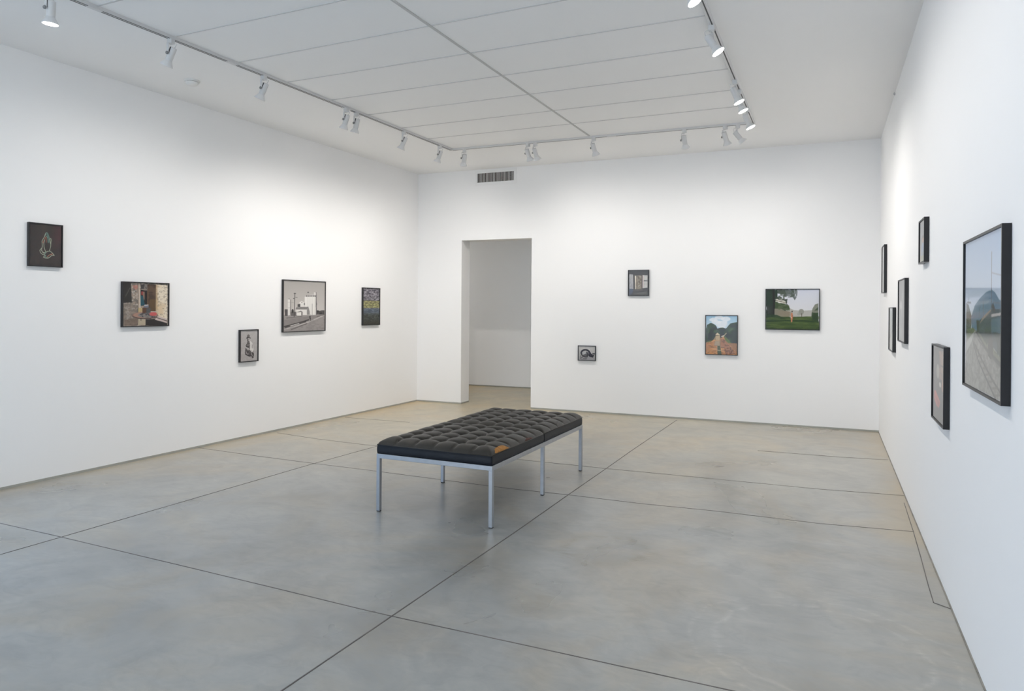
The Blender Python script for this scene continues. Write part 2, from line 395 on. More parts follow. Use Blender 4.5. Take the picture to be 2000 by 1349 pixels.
# ------------------------------------------------------------------ track spotlights
def head_M(theta, pivot=(0, 0, -.112)):
    # axis (sin,0,-cos): local +z of head -> axis
    return Matrix.Translation(pivot) @ Matrix.Rotation(PI - theta, 4, 'Y')
def make_light(loc, az, tilt, label, group, lens=True, power=1.0):
    t = thing('track_spotlight', label, 'spotlight', loc, az, group)
    b = NB(); box(b, -.020, .020, -.019, .019, -.036, .001); bevel(b, .003); obj('adapter', b, WHITE, t)
    M = head_M(tilt)
    b = NB()
    box(b, -.006, .006, .0, .034, -.042, -.036); box(b, -.009, .009, .031, .034, -.122, -.036)
    obj('bracket', b, WHITE, t)
    b = NB(); lathe(b, [(.004, 0), (.011, .001), (.012, .008), (.009, .012)], Matrix.Translation((0, .034, -.112)) @ Matrix.Rotation(-PI / 2, 4, 'X'), 16)
    obj('pivot_knob', b, KNOB, t, True)
    b = NB(); lathe(b, [(.018, -.052), (.0250, -.050), (.0256, -.046), (.0256, .045), (.0242, .048)], M, 28)
    bo = obj('body', b, WHITE, t, True)
    b = NB(); box(b, -.004, .004, .0255, .0275, -.050, -.004, M); obj('slot', b, SLOT, bo)
    b = NB(); lathe(b, [(.0225, .044), (.025, .048), (.037, .070), (.0465, .086), (.0470, .091), (.0450, .0925), (.0440, .090)], M, 32, (True, False))
    obj('reflector', b, REFL, t, True)
    b = NB(); lathe(b, [(.0001, .0925), (.025, .092), (.0441, .0895), (.0441, .087), (.0001, .087)], M, 32, (False, False))
    obj('lens', b, LENS, t, True)
    b = NB(); ax = M.to_3x3() @ Vector((0, 0, 1)); top = M @ Vector((.008, 0, -.05))
    p0 = Vector((-.012, -.010, -.034)); pts = []
    for k in range(9):
        u = k / 8; q = p0.lerp(top, u) + Vector((-.02, -.006, .014)) * math.sin(PI * u); pts.append(q)
    tube(b, pts, .0025, 6); obj('cord', b, WHITE, t, True)
    ld = bpy.data.lights.new('lamp_beam', 'SPOT'); ld.energy = LAMP_W * power; ld.color = LAMP_COL
    ld.spot_size = R(138); ld.spot_blend = 1.0; ld.shadow_soft_size = .022
    lo = bpy.data.objects.new('lamp_beam', ld); C.objects.link(lo); lo.parent = t
    lo.matrix_local = M @ Matrix.Translation((0, 0, .098)) @ Matrix.Rotation(PI, 4, 'X')
    return t
def on_left(y): u = (y - TL0[1]) / (TL1[1] - TL0[1]); return (TL0[0] + u * (TL1[0] - TL0[0]), y, H - .022)
def on_right(y): return (-.785, y, H - .022)
def on_back(x): return (x, TL1[1] + (x - TL1[0]) * (.1196 / 3.58), H - .022)
K = .9565
G = 'white spotlights on the ceiling tracks'
LW, BW, RW = PI, PI / 2, 0.0
spots = [
 (on_left(2.946 * K), LW, 4, 'lit track spotlight at the top left corner pointing straight down, glowing lens in view'),
 (on_left(3.851 * K), LW + .15, 27, 'track spotlight on the left rail nearest the round smoke detector'),
 (on_left(4.805 * K), LW + .1, 27, 'lone track spotlight on the left rail between the smoke detector and the close pair'),
 (on_left(5.946 * K), LW - .1, 21, 'nearer spotlight of the close pair on the left rail'),
 (on_left(6.118 * K), LW - .15, 18, 'farther spotlight of the close pair on the left rail, showing a bright lens rim'),
 (on_left(7.0 * K), LW + .1, 26, 'track spotlight on the left rail between the close pair and the far corner'),
 (on_left(7.80 * K), LW - .1, 24, 'last track spotlight of the left rail just before the far left corner'),
 (on_back(-4.40 * K), BW + .75, 31, 'first spotlight of the far rail beside the left corner, leaning left'),
 (on_back(-3.51 * K), BW - .3, 30, 'left spotlight of the close pair on the far rail above the air vent'),
 (on_back(-3.41 * K), BW - .3, 29, 'right spotlight of the close pair on the far rail above the air vent'),
 (on_back(-2.655 * K), BW - .3, 30, 'far rail spotlight hanging where the long ceiling seam meets the rail'),
 (on_back(-1.575 * K), BW - .1, 30, 'lone spotlight on the far rail between the long ceiling seam and the right corner'),
 (on_back(-1.125 * K), BW - .5, 28, 'upright spotlight near the right end of the far rail'),
 (on_back(-.99 * K), BW - 1.15, 40, 'last spotlight of the far rail, leaning sharply to the right'),
 (on_right(4.33 * K), RW - .1, 30, 'lit spotlight cut off by the top edge of the view on the right rail'),
 (on_right(5.25 * K), RW + .0, 32, 'second nearest lit spotlight in view on the right rail, leaning right'),
 (on_right(6.587 * K), RW, 24, 'first of the three lit spotlights bunched at the far end of the right rail'),
 (on_right(6.897 * K), RW, 24, 'middle of the three lit spotlights bunched at the far end of the right rail'),
 (on_right(7.55 * K), RW, 24, 'farthest lit spotlight on the right rail, by the corner of the tracks'),
 (on_right(3.1), RW, 30, 'spotlight on the right rail above the largest framed photograph, outside the view'),
 (on_right(1.9), RW, 30, 'spotlight on the right rail nearest the rear window, outside the view'),
]
for loc, az, tl, lab in spots:
    pw = {LW: 1.0}.get(az, 1.0)
    if loc[0] < -4: pw = .60 + .145 * max(0, loc[1] - 3.0)      # lamps dimmed towards the front
    elif loc[1] > 7.6: pw = .64
    elif loc[1] < 5.2: pw = .78
    make_light(loc, az, R(tl), lab, G, power=pw)

# ------------------------------------------------------------------ smoke detector, vent, anchor
t = thing('smoke_detector', 'round white smoke detector on the ceiling beside the left rail', 'smoke detector', (-5.175, 4.49, H))
b = NB(); lathe(b, [(.064, .002), (.067, -.004), (.064, -.012)], Matrix(), 40); obj('mounting_plate', b, PLASTIC, t, True)
b = NB(); lathe(b, [(.046, -.010), (.046, -.016)], Matrix(), 40); obj('sensing_gap', b, KNOB, t, True)
b = NB(); lathe(b, [(.050, -.015), (.053, -.018), (.051, -.030), (.042, -.040), (.0001, -.043)], Matrix(), 40, (True, False)); obj('dome', b, PLASTIC, t, True)

vx0, vx1, vz0, vz1 = -4.715, -4.137, 3.221, 3.353
va = math.atan(.16 / 6.185)
t = thing('air_vent', 'white wall vent with a dark grille of thin upright slats above the doorway', 'vent', ((vx0 + vx1) / 2, yb((vx0 + vx1) / 2), (vz0 + vz1) / 2), va)
hw, hh = (vx1 - vx0) / 2, (vz1 - vz0) / 2
b = NB()
for a_ in ((-hw - .04, -hw, -hh - .04, hh + .04), (hw, hw + .04, -hh - .04, hh + .04), (-hw, hw, hh, hh + .04), (-hw, hw, -hh - .04, -hh)):
    box(b, a_[0], a_[1], -.006, .002, a_[2], a_[3])
obj('surround', b, VENT, t)
b = NB(); box(b, -hw, hw, -.002, .002, -hh, hh); obj('backing', b, DARKV, t)
b = NB(); n = 30
for k in range(n):
    x = -hw + (k + .5) * 2 * hw / n
    box(b, x - .0024, x + .0024, -.005, .0, -hh, hh)
obj('slats', b, VENT, t)

t = obj('wall_anchor', (lambda b: (lathe(b, [(.004, 0), (.013, .002), (.012, .010), (.004, .016)], Matrix.Rotation(-PI / 2, 4, 'Y'), 16), b)[1])(NB()), ANCH)
t.location = (xr(7.308), 7.29, 3.392); t['label'] = 'tiny grey anchor on the right wall just under the ceiling'; t['category'] = 'wall anchor'

# ------------------------------------------------------------------ bench
BX0, BX1, BY0, BY1 = -2.888, -1.990, 4.070, 5.862
t = thing('bench', 'low black tufted leather bench with two cushions on a steel frame, mid room', 'bench', ((BX0 + BX1) / 2, (BY0 + BY1) / 2, 0))
ox, oy = (BX0 + BX1) / 2, (BY0 + BY1) / 2
hx, hy = (BX1 - BX0) / 2, (BY1 - BY0) / 2
TW, ZT, ZB = .027, .402, .371
b = NB()
box(b, -hx, hx, -hy, -hy + TW, ZB, ZT); box(b, -hx, hx, hy - TW, hy, ZB, ZT)
box(b, -hx, -hx + TW, -hy + TW, hy - TW, ZB, ZT); box(b, hx - TW, hx, -hy + TW, hy - TW, ZB, ZT)
box(b, -hx + TW, hx - TW, -TW / 2, TW / 2, ZB, ZT - .004)
bevel(b, .0015, 1); obj('frame', b, STEEL, t)
for sx in (-1, 1):
    for yy in (-hy, -TW / 2, hy - TW):
        x0 = -hx if sx < 0 else hx - TW
        b = NB(); box(b, x0, x0 + TW, yy, yy + TW, .006, ZB + .0002); bevel(b, .0015, 1); lg = obj('leg', b, STEEL, t)
        b = NB(); box(b, x0 + .002, x0 + TW - .002, yy + .002, yy + TW - .002, 0, .006); obj('foot', b, RUBBER, lg)
def cushion(y0, y1, seed):
    nc, nr, sub = 6, 6, 12
    W, D = 2 * hx - .012, y1 - y0; NX, NY = nc * sub, nr * sub
    zs, crown = .466, .047
    b = NB(); rng = np.random.default_rng(seed)
    amp = 1 + .10 * rng.standard_normal((nr, nc))
    dip = .8 + .3 * rng.random((nr + 1, nc + 1))
    jit = .006 * rng.standard_normal((nr + 1, nc + 1, 2)); 
    grid = []
    for j in range(NY + 1):
        row = []
        for i in range(NX + 1):
            u, v = i / NX, j / NY
            # denser near the rim
            x, y = u * W, v * D
            de = min(x, W - x, y, D - y)
            e = min(de / .105, 1.0); edge = math.sqrt(max(0, 1 - (1 - e) ** 2))
            gx, gy = u * nc, v * nr
            ci, cj = min(int(gx), nc - 1), min(int(gy), nr - 1)
            fx, fy = gx - ci, gy - cj
            cw, ch = W / nc, D / nr
            dxl = min(fx, 1 - fx) * cw; dyl = min(fy, 1 - fy) * ch
            innx = 1 if .02 < u < .98 else 0; inny = 1 if .02 < v < .98 else 0
            # interior seam lines only
            lx = math.exp(-(dxl / .0085) ** 2) if 0.5 < round(gx) < nc - .5 else 0
            ly = math.exp(-(dyl / .0085) ** 2) if 0.5 < round(gy) < nr - .5 else 0
            bi, bj = round(gx), round(gy); rr = math.hypot((gx - bi) * cw, (gy - bj) * ch)
            dm = dip[bj, bi] * math.exp(-(rr / .032) ** 2) if (0 < bi < nc and 0 < bj < nr) else 0
            puff = (math.sin(PI * fx) * math.sin(PI * fy)) ** .5 if 0 < fx < 1 and 0 < fy < 1 else 0
            f = .74 + .26 * puff * amp[cj, ci] - .17 * max(lx, ly) - .40 * dm
            wr = .0016 * math.sin(37 * x + 19 * y + seed) * math.sin(23 * y - 11 * x)
            z = zs + crown * edge * max(f, .05) + wr * edge
            row.append(b.verts.new((-hx + .006 + x, y0 + y, z)))
        grid.append(row)
    for j in range(NY):
        for i in range(NX): b.faces.new((grid[j][i], grid[j][i + 1], grid[j + 1][i + 1], grid[j + 1][i]))
    ntop = len(b.faces)
    # boxing (side panels) with a slight bulge
    rim = grid[0][:] + [grid[j][NX] for j in range(1, NY + 1)] + [grid[NY][i] for i in range(NX - 1, -1, -1)] + [grid[j][0] for j in range(NY - 1, 0, -1)]
    cx_, cy_ = 0, (y0 + y1) / 2
    def ringv(z, o):
        out = []
        for v in rim:
            dx = dy = 0
            if abs(v.co.x + hx - .006) < 1e-5: dx = -1
            if abs(v.co.x - hx + .006) < 1e-5: dx = 1
            if abs(v.co.y - y0) < 1e-5: dy = -1
            if abs(v.co.y - y1) < 1e-5: dy = 1
            out.append(b.verts.new((v.co.x + dx * o, v.co.y + dy * o, z)))
        return out
    prev = rim
    for z, o in ((zs - .002, .0015), (zs - .006, .0), (.445, .002), (.425, .002), (.410, .001), (ZT + .001, -.002)):
        cur = ringv(z, o)
        for i in range(len(rim)): b.faces.new((prev[i], prev[(i + 1) % len(rim)], cur[(i + 1) % len(rim)], cur[i]))
        prev = cur
    b.faces.new(prev)
    b.faces.ensure_lookup_table(); b.faces.index_update()
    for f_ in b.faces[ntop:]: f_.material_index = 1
    c = obj('cushion', b, LEATHER, t, True); c.data.materials.append(LEATHER_SHADED)
    # welt along the top seam
    b = NB(); x0, x1 = -hx + .006, hx - .006
    pts = [(x0, y0, zs), (x1, y0, zs), (x1, y1, zs), (x0, y1, zs), (x0, y0, zs)]
    for a_, c_ in zip(pts, pts[1:]): tube(b, [a_, c_], .0028, 8)
    obj('piping', b, LEATHER, c, True)
    return c
c1 = cushion(-hy + .002, -.006, 3); c2 = cushion(.006, hy - .002, 8)
def patch(name, y0, y1, z0, z1, m, parent):
    b = NB(); n = 14; rows = []
    for k in range(n + 1):
        u = k / n; y = y0 + (y1 - y0) * u; hgt = math.sin(PI * min(1, u * 1.02)) ** .6
        zc0 = z0; zc1 = z0 + (z1 - z0) * (.25 + .75 * hgt) if 0 < k < n else z0 + .002
        rw = []
        for s in range(6):
            q = s / 5; z = zc0 + (zc1 - zc0) * q
            x = hx - .004 - .028 * q ** 1.6 + .004 * math.sin(PI * q)
            rw.append(b.verts.new((x + .001, y, z)))
        rows.append(rw)
    for a_, c_ in zip(rows, rows[1:]):
        for s in range(5): b.faces.new((a_[s], c_[s], c_[s + 1], a_[s + 1]))
    o = obj(name, b, m, parent, True); return o
patch('foam_tear', 4.130 - oy, 4.335 - oy, .474, .502, FOAM, c1)['label'] = 'torn corner with orange foam showing'
patch('worn_spot', 4.62 - oy, 4.75 - oy, .472, .486, FOAM2, c1)['label'] = 'small rubbed reddish spot'

# ------------------------------------------------------------------ photographs
def homog(q):
    # maps traced outline coordinates to the unit square (0,0)-(1,1), y downwards
    dst = [(0, 0), (1, 0), (1, 1), (0, 1)]; A = []; B = []
    for (x, y), (u, v) in zip(q, dst):
        A.append([x, y, 1, 0, 0, 0, -u * x, -u * y]); B.append(u)
        A.append([0, 0, 0, x, y, 1, -v * x, -v * y]); B.append(v)
    h = np.linalg.solve(np.array(A, float), np.array(B, float)); return np.append(h, 1).reshape(3, 3)
class Cv:
    def __init__(s, w, h, n, quad, seed):
        s.W = int(n); s.Hh = int(round(n * h / w)); s.Hm = homog(quad); s.rng = np.random.default_rng(seed)
        s.X, s.Y = np.meshgrid((np.arange(s.W) + .5) / s.W, (np.arange(s.Hh) + .5) / s.Hh)
        s.a = np.zeros((s.Hh, s.W, 3)); s.asp = h / w
    def m(s, pts):
        o = []
        for x, y in pts:
            v = s.Hm @ np.array([x, y, 1.0]); o.append((v[0] / v[2], v[1] / v[2]))
        return o
    def col(s, c): return np.array(c, float) / 255
    def put(s, mask, c, a=1.0):
        k = (np.clip(mask, 0, 1) * a)[..., None]; cc = c if isinstance(c, np.ndarray) and c.ndim == 3 else s.col(c)
        s.a = s.a * (1 - k) + cc * k
    def noise(s, fx, fy, seed=None, oct=3):
        out = np.zeros_like(s.X); tot = 0
        for o in range(oct):
            gx, gy = max(2, int(fx * 2 ** o)), max(2, int(fy * 2 ** o)); g = s.rng.random((gy + 2, gx + 2))
            x = s.X * gx; y = s.Y * gy; i = x.astype(int); j = y.astype(int); u = x - i; v = y - j
            u = u * u * (3 - 2 * u); v = v * v * (3 - 2 * v)
            n = g[j, i] * (1 - u) * (1 - v) + g[j, i + 1] * u * (1 - v) + g[j + 1, i] * (1 - u) * v + g[j + 1, i + 1] * u * v
            out += n * .5 ** o; tot += .5 ** o
        return out / tot
    def grad(s, c0, c1, y0=0., y1=1., axis='y'):
        t_ = np.clip(((s.Y if axis == 'y' else s.X) - y0) / (y1 - y0), 0, 1)[..., None]
        s.a = s.col(c0) * (1 - t_) + s.col(c1) * t_
    def polym(s, pts, soft=0.0):
        P = s.m(pts); ins = np.zeros(s.X.shape, bool); n = len(P)
        for k in range(n):
            x0, y0 = P[k]; x1, y1 = P[(k + 1) % n]
            c = ((y0 > s.Y) != (y1 > s.Y)) & (s.X < (x1 - x0) * (s.Y - y0) / ((y1 - y0) or 1e-9) + x0)
            ins ^= c
        return ins.astype(float)
    def poly(s, pts, c, a=1.0): s.put(s.polym(pts), c, a)
    def linem(s, pts, wd):
        P = s.m(pts); d = np.full(s.X.shape, 9.)
        for (x0, y0), (x1, y1) in zip(P, P[1:]):
            dx, dy = x1 - x0, (y1 - y0) * s.asp; L2 = dx * dx + dy * dy + 1e-12
            t_ = np.clip(((s.X - x0) * dx + (s.Y - y0) * s.asp * dy) / L2, 0, 1)
            d = np.minimum(d, np.hypot(s.X - x0 - t_ * dx, (s.Y - y0) * s.asp - t_ * dy))
        return np.clip((wd / 2 - d) * s.W + .5, 0, 1)
    def line(s, pts, wd, c, a=1.0): s.put(s.linem(pts, wd), c, a)
    def ell(s, cx, cy, rx, ry, c, a=1.0, rough=0.0):
        (x0, y0), (x1, y1), (x2, y2) = s.m([(cx, cy), (cx + rx, cy), (cx, cy + ry)])
        d = np.hypot((s.X - x0) / max(abs(x1 - x0), 1e-6), (s.Y - y0) / max(abs(y2 - y0), 1e-6))
        if rough: d = d + (s.noise(9, 9) - .5) * rough
        s.put(np.clip((1 - d) * 6 + .5, 0, 1), c, a)
    def grain(s, amt): s.a = s.a * (1 + amt * (s.rng.random(s.X.shape) - .5))[..., None]
    def mott(s, mask, c, fx, fy, th=.5, a=1.0, sharp=8):
        n = s.noise(fx, fy); s.put(mask * np.clip((n - th) * sharp + .5, 0, 1), c, a)
def art_hands(w, h, n, seed):
    c = Cv(w, h, n, [(215, 183), (975, 250), (975, 1165), (215, 1132)], seed)
    c.a[:] = c.col((50, 45, 44)); c.mott(1, (66, 50, 50), 8, 9, .5, .5, 4); c.mott(1, (40, 40, 42), 12, 12, .5, .5, 4)
    c.put(np.clip((c.X - .6) * 3, 0, 1) * np.clip((.62 - c.Y) * 3, 0, 1), (92, 48, 56), .55)
    c.put(np.clip((.35 - np.abs(c.X - .45)) * 3, 0, 1) * np.clip((.25 - c.Y) * 5, 0, 1), (72, 72, 56), .4)
    c.mott(1, (80, 68, 64), 26, 30, .62, .35)
    P = (150, 160, 138); T = (96, 140, 128); O = (168, 98, 74)
    lw = .020
    c.line([(612, 395), (588, 430), (570, 490), (535, 545), (510, 590), (515, 650), (520, 720), (500, 775), (520, 830), (560, 850), (600, 850)], lw, P)
    c.line([(612, 395), (645, 410), (670, 470), (690, 540), (700, 600)], lw, T); c.line([(600, 410), (600, 470), (640, 500)], lw, T)
    c.line([(625, 420), (650, 480), (670, 560), (680, 630)], lw * .8, T); c.line([(640, 490), (650, 560), (655, 625)], lw * .8, T)
    c.line([(610, 490), (612, 560), (610, 620)], lw * .8, O); c.line([(590, 500), (575, 560), (560, 620)], lw * .8, O)
    c.line([(700, 540), (722, 530), (730, 560), (722, 640), (718, 710), (700, 770), (692, 805)], lw, P); c.line([(690, 540), (705, 600), (715, 650)], lw * .8, P)
    c.line([(545, 580), (530, 620), (560, 630)], lw * .8, O); c.line([(575, 560), (555, 640), (560, 720), (575, 770), (600, 835)], lw, P)
    c.line([(500, 750), (460, 800), (475, 850), (520, 890), (580, 895)], lw, P); c.line([(500, 800), (540, 860), (590, 870)], lw, P)
    c.line([(610, 840), (650, 820), (700, 815), (745, 845), (790, 890), (805, 912)], lw * 1.1, P)
    c.line([(805, 912), (740, 915), (690, 960), (650, 975), (590, 972), (548, 955), (570, 925), (600, 915)], lw * 1.1, P)
    c.line([(770, 880), (715, 890), (670, 915), (640, 950)], lw, (176, 120, 96)); c.line([(600, 830), (580, 900), (590, 945), (640, 955)], lw * .8, T)
    return c

def art_corner(w, h, n, seed):
    c = Cv(w, h, n, [(172, 210), (1128, 240), (1128, 1098), (175, 1128)], seed)
    c.a[:] = c.col((150, 134, 120)); c.mott(1, (104, 98, 94), 26, 26, .5, .8); c.mott(1, (198, 188, 176), 30, 30, .58, .7)
    c.poly([(380, 270), (490, 270), (490, 330), (440, 370), (390, 330)], (190, 110, 96), .6)
    c.poly([(172, 200), (340, 220), (365, 630), (210, 640), (172, 640)], (44, 42, 40)); c.line([(320, 330), (230, 500)], .02, (96, 92, 88), .6)
    c.poly([(550, 250), (690, 250), (690, 340), (550, 350)], (120, 112, 106)); c.mott(c.polym([(550, 250), (690, 250), (690, 340), (550, 350)]), (60, 56, 56), 30, 20, .5)
    c.poly([(690, 245), (870, 255), (865, 860), (690, 850)], (96, 74, 58)); c.mott(c.polym([(690, 245), (870, 255), (865, 860), (690, 850)]), (66, 50, 42), 10, 12, .5, .8, 4)
    c.poly([(740, 560), (860, 560), (860, 850), (740, 850)], (104, 78, 48), .7)
    R_ = [(868, 255), (1110, 270), (1110, 970), (900, 900), (868, 860)]
    c.poly(R_, (216, 192, 156)); c.mott(c.polym(R_), (232, 222, 204), 6, 6, .45, .8, 4); k = c.polym(R_)
    c.put(k * (np.abs(np.sin(c.Y * 90 + 1.2 * c.X)) < .22), (176, 156, 132), .55); c.mott(k, (150, 132, 112), 30, 44, .64, .6)
    c.put(k * np.clip((.78 - c.X) * 14, 0, 1), (150, 108, 58), .6)
    c.poly([(545, 360), (690, 385), (690, 690), (545, 700)], (34, 28, 28)); c.poly([(560, 400), (610, 400), (620, 480), (560, 470)], (150, 56, 54))
    c.poly([(600, 410), (632, 410), (632, 560), (610, 620), (600, 520)], (140, 110, 92)); c.poly([(540, 480), (600, 490), (640, 680), (545, 700)], (30, 78, 92))
    c.line([(530, 370), (540, 740)], .022, (198, 186, 172)); c.line([(492, 240), (500, 1090)], .012, (92, 76, 68)); c.line([(515, 240), (518, 840)], .03, (196, 176, 158), .7)
    c.line([(700, 390), (700, 700)], .016, (120, 86, 60))
    c.poly([(500, 740), (590, 740), (600, 850), (500, 850)], (188, 164, 110), .8)
    c.poly([(172, 640), (360, 640), (470, 740), (480, 1120), (172, 1120)], (132, 120, 110), .5)
    c.poly([(215, 1000), (490, 940), (490, 1110), (215, 1110)], (104, 84, 72), .6); c.poly([(500, 970), (660, 980), (660, 1100), (500, 1100)], (178, 164, 140))
    c.poly([(655, 980), (850, 970), (1110, 1060), (1110, 1100), (655, 1105)], (38, 34, 34))
    c.poly([(850, 985), (915, 900), (1110, 970), (1110, 1055)], (196, 178, 170)); c.line([(880, 940), (1110, 1010)], .016, (88, 72, 66))
    c.ell(650, 900, 262, 72, (58, 44, 42)); c.ell(650, 890, 258, 66, (168, 128, 112)); c.ell(690, 890, 190, 58, (128, 122, 118)); 
    c.mott(c.polym([(520, 850), (880, 850), (860, 930), (700, 950), (540, 930)]), (58, 58, 64), 24, 30, .55, .8)
    c.ell(815, 868, 78, 40, (196, 84, 84)); c.poly([(590, 735), (760, 740), (760, 840), (590, 850)], (92, 62, 48)); c.poly([(670, 750), (765, 740), (760, 840), (670, 850)], (80, 82, 84))
    c.poly([(620, 700), (640, 670), (715, 680), (720, 735), (620, 735)], (110, 116, 130)); c.line([(630, 690), (710, 680)], .014, (206, 200, 196)); c.line([(770, 820), (880, 820)], .02, (184, 176, 164))
    c.line([(560, 960), (560, 1005)], .012, (40, 32, 30))
    return c

def art_figure(w, h, n, seed):
    c = Cv(w, h, n, [(280, 248), (793, 232), (795, 1057), (285, 1100)], seed)
    c.grad((176, 172, 170), (164, 158, 156)); c.mott(1, (186, 182, 180), 10, 14, .5, .4, 4)
    c.ell(522, 400, 40, 46, (110, 104, 102)); c.poly([(455, 480), (470, 430), (500, 410), (590, 440), (592, 462), (560, 468), (500, 450)], (72, 68, 68))
    c.poly([(500, 450), (560, 455), (562, 520), (540, 560), (510, 540)], (182, 176, 172)); c.poly([(485, 445), (505, 450), (525, 540), (500, 575), (488, 520)], (72, 68, 68)); c.line([(515, 485), (550, 485)], .014, (96, 90, 88)); c.line([(525, 520), (545, 520)], .012, (120, 112, 110))
    c.poly([(560, 520), (620, 560), (660, 640), (680, 760), (640, 840), (560, 830), (540, 700)], (208, 204, 200)); c.poly([(625, 620), (660, 640), (650, 740), (625, 720)], (150, 144, 142), .8)
    B_ = [(500, 540), (560, 540), (570, 640), (565, 760), (520, 720), (455, 690), (450, 650), (480, 590)]
    c.poly(B_, (120, 114, 112)); c.mott(c.polym(B_), (60, 56, 56), 26, 30, .5); c.line([(450, 660), (480, 690), (540, 690)], .03, (56, 52, 52))
    c.poly([(440, 730), (520, 720), (600, 830), (680, 850), (690, 920), (650, 1000), (600, 940), (520, 950), (430, 900), (425, 830)], (92, 86, 86))
    c.poly([(460, 720), (540, 720), (540, 780), (480, 790)], (196, 190, 188), .8); c.poly([(455, 830), (520, 850), (520, 900), (460, 890)], (176, 170, 168)); c.mott(c.polym([(430, 730), (690, 820), (690, 1000), (430, 930)]), (48, 44, 44), 18, 22, .56, .7)
    c.line([(430, 850), (450, 905), (540, 935), (620, 930)], .035, (48, 44, 44)); c.line([(660, 860), (665, 960), (640, 990)], .05, (58, 54, 54)); c.line([(612, 870), (640, 930)], .04, (150, 144, 142))
    return c

def art_silos(w, h, n, seed):
    c = Cv(w, h, n, [(183, 162), (1018, 203), (1018, 1150), (178, 1190)], seed)
    c.grad((164, 160, 156), (196, 190, 186), .0, .62)
    c.poly([(180, 860), (1018, 830), (1018, 1160), (175, 1200)], (150, 144, 142))
    c.poly([(210, 740), (270, 740), (270, 870), (210, 870)], (84, 80, 80)); c.poly([(320, 790), (470, 790), (470, 870), (300, 870)], (104, 98, 98)); c.ell(370, 775, 22, 40, (58, 56, 56))
    c.poly([(840, 840), (862, 770), (905, 770), (940, 760), (1010, 755), (1010, 840)], (84, 80, 80)); c.mott(c.polym([(840, 760), (1010, 755), (1010, 830), (840, 840)]), (52, 50, 50), 20, 20, .5)
    c.poly([(272, 545), (335, 545), (335, 860), (272, 860)], (218, 214, 210)); c.poly([(320, 545), (338, 545), (338, 850), (320, 850)], (120, 116, 114)); c.poly([(280, 545), (300, 512), (320, 545)], (150, 146, 144))
    for y in (600, 710): c.line([(272, y), (320, y)], .006, (180, 176, 172))
    c.poly([(612, 490), (835, 465), (838, 850), (612, 850)], (226, 223, 219)); c.poly([(628, 465), (835, 430), (850, 470), (628, 492)], (190, 186, 184)); c.poly([(834, 400), (850, 400), (860, 840), (836, 850)], (112, 108, 108))
    for x in (650, 684, 720, 757, 792, 822): c.ell(x, 476, 13, 16, (112, 108, 106))
    for x in (668, 702, 738, 775, 808): c.line([(x, 490), (x, 845)], .005, (196, 192, 188))
    c.poly([(800, 405), (835, 400), (838, 460), (802, 462)], (214, 210, 206)); c.ell(682, 403, 16, 13, (88, 86, 86)); c.line([(765, 630), (765, 845)], .009, (150, 146, 144)); c.ell(850, 635, 12, 22, (110, 106, 104))
    c.poly([(505, 600), (550, 575), (605, 600), (605, 690), (525, 690)], (220, 216, 212)); c.ell(556, 602, 12, 8, (104, 100, 98)); c.poly([(470, 640), (525, 630), (525, 690), (470, 690)], (74, 72, 72)); c.poly([(598, 615), (618, 615), (618, 655), (598, 655)], (96, 94, 92))
    c.poly([(425, 740), (450, 695), (690, 688), (660, 740)], (128, 124, 122)); c.poly([(445, 745), (660, 740), (660, 850), (445, 860)], (222, 218, 214)); c.poly([(660, 745), (688, 690), (715, 780), (718, 840), (660, 850)], (138, 134, 132))
    c.poly([(455, 795), (540, 765), (570, 790), (455, 800)], (120, 116, 114)); c.poly([(455, 800), (545, 800), (545, 860), (455, 865)], (226, 222, 218)); c.poly([(545, 770), (575, 790), (575, 850), (545, 860)], (130, 126, 124))
    c.line([(415, 420), (400, 890)], .014, (66, 62, 62)); c.line([(395, 428), (435, 428)], .010, (72, 68, 68)); c.ell(392, 525, 12, 10, (84, 80, 80)); c.line([(425, 500), (465, 505)], .008, (110, 106, 104)); c.line([(345, 605), (390, 605)], .006, (150, 146, 144))
    c.line([(250, 915), (560, 880)], .014, (112, 108, 106)); c.poly([(180, 960), (700, 870), (1010, 850), (1010, 870), (640, 960), (178, 1080)], (134, 128, 126), .8)
    c.line([(200, 1085), (480, 1010), (700, 945)], .018, (56, 52, 52)); c.line([(215, 1105), (490, 1028), (640, 985)], .016, (64, 60, 60)); c.line([(330, 1070), (500, 1020)], .014, (216, 212, 208)); c.line([(210, 1140), (480, 1060), (720, 980), (1010, 850)], .018, (184, 178, 176)); c.line([(340, 1145), (660, 1020)], .016, (104, 98, 96)); c.line([(860, 880), (1000, 850)], .010, (96, 92, 90))
    c.mott((c.Y > .72), (120, 114, 112), 16, 40, .55, .35, 4)
    c.ell(722, 852, 12, 14, (170, 164, 160)); c.poly([(708, 870), (732, 870), (735, 925), (712, 925)], (60, 56, 56)); c.poly([(718, 925), (735, 925), (742, 965), (730, 965)], (80, 74, 72))
    return c

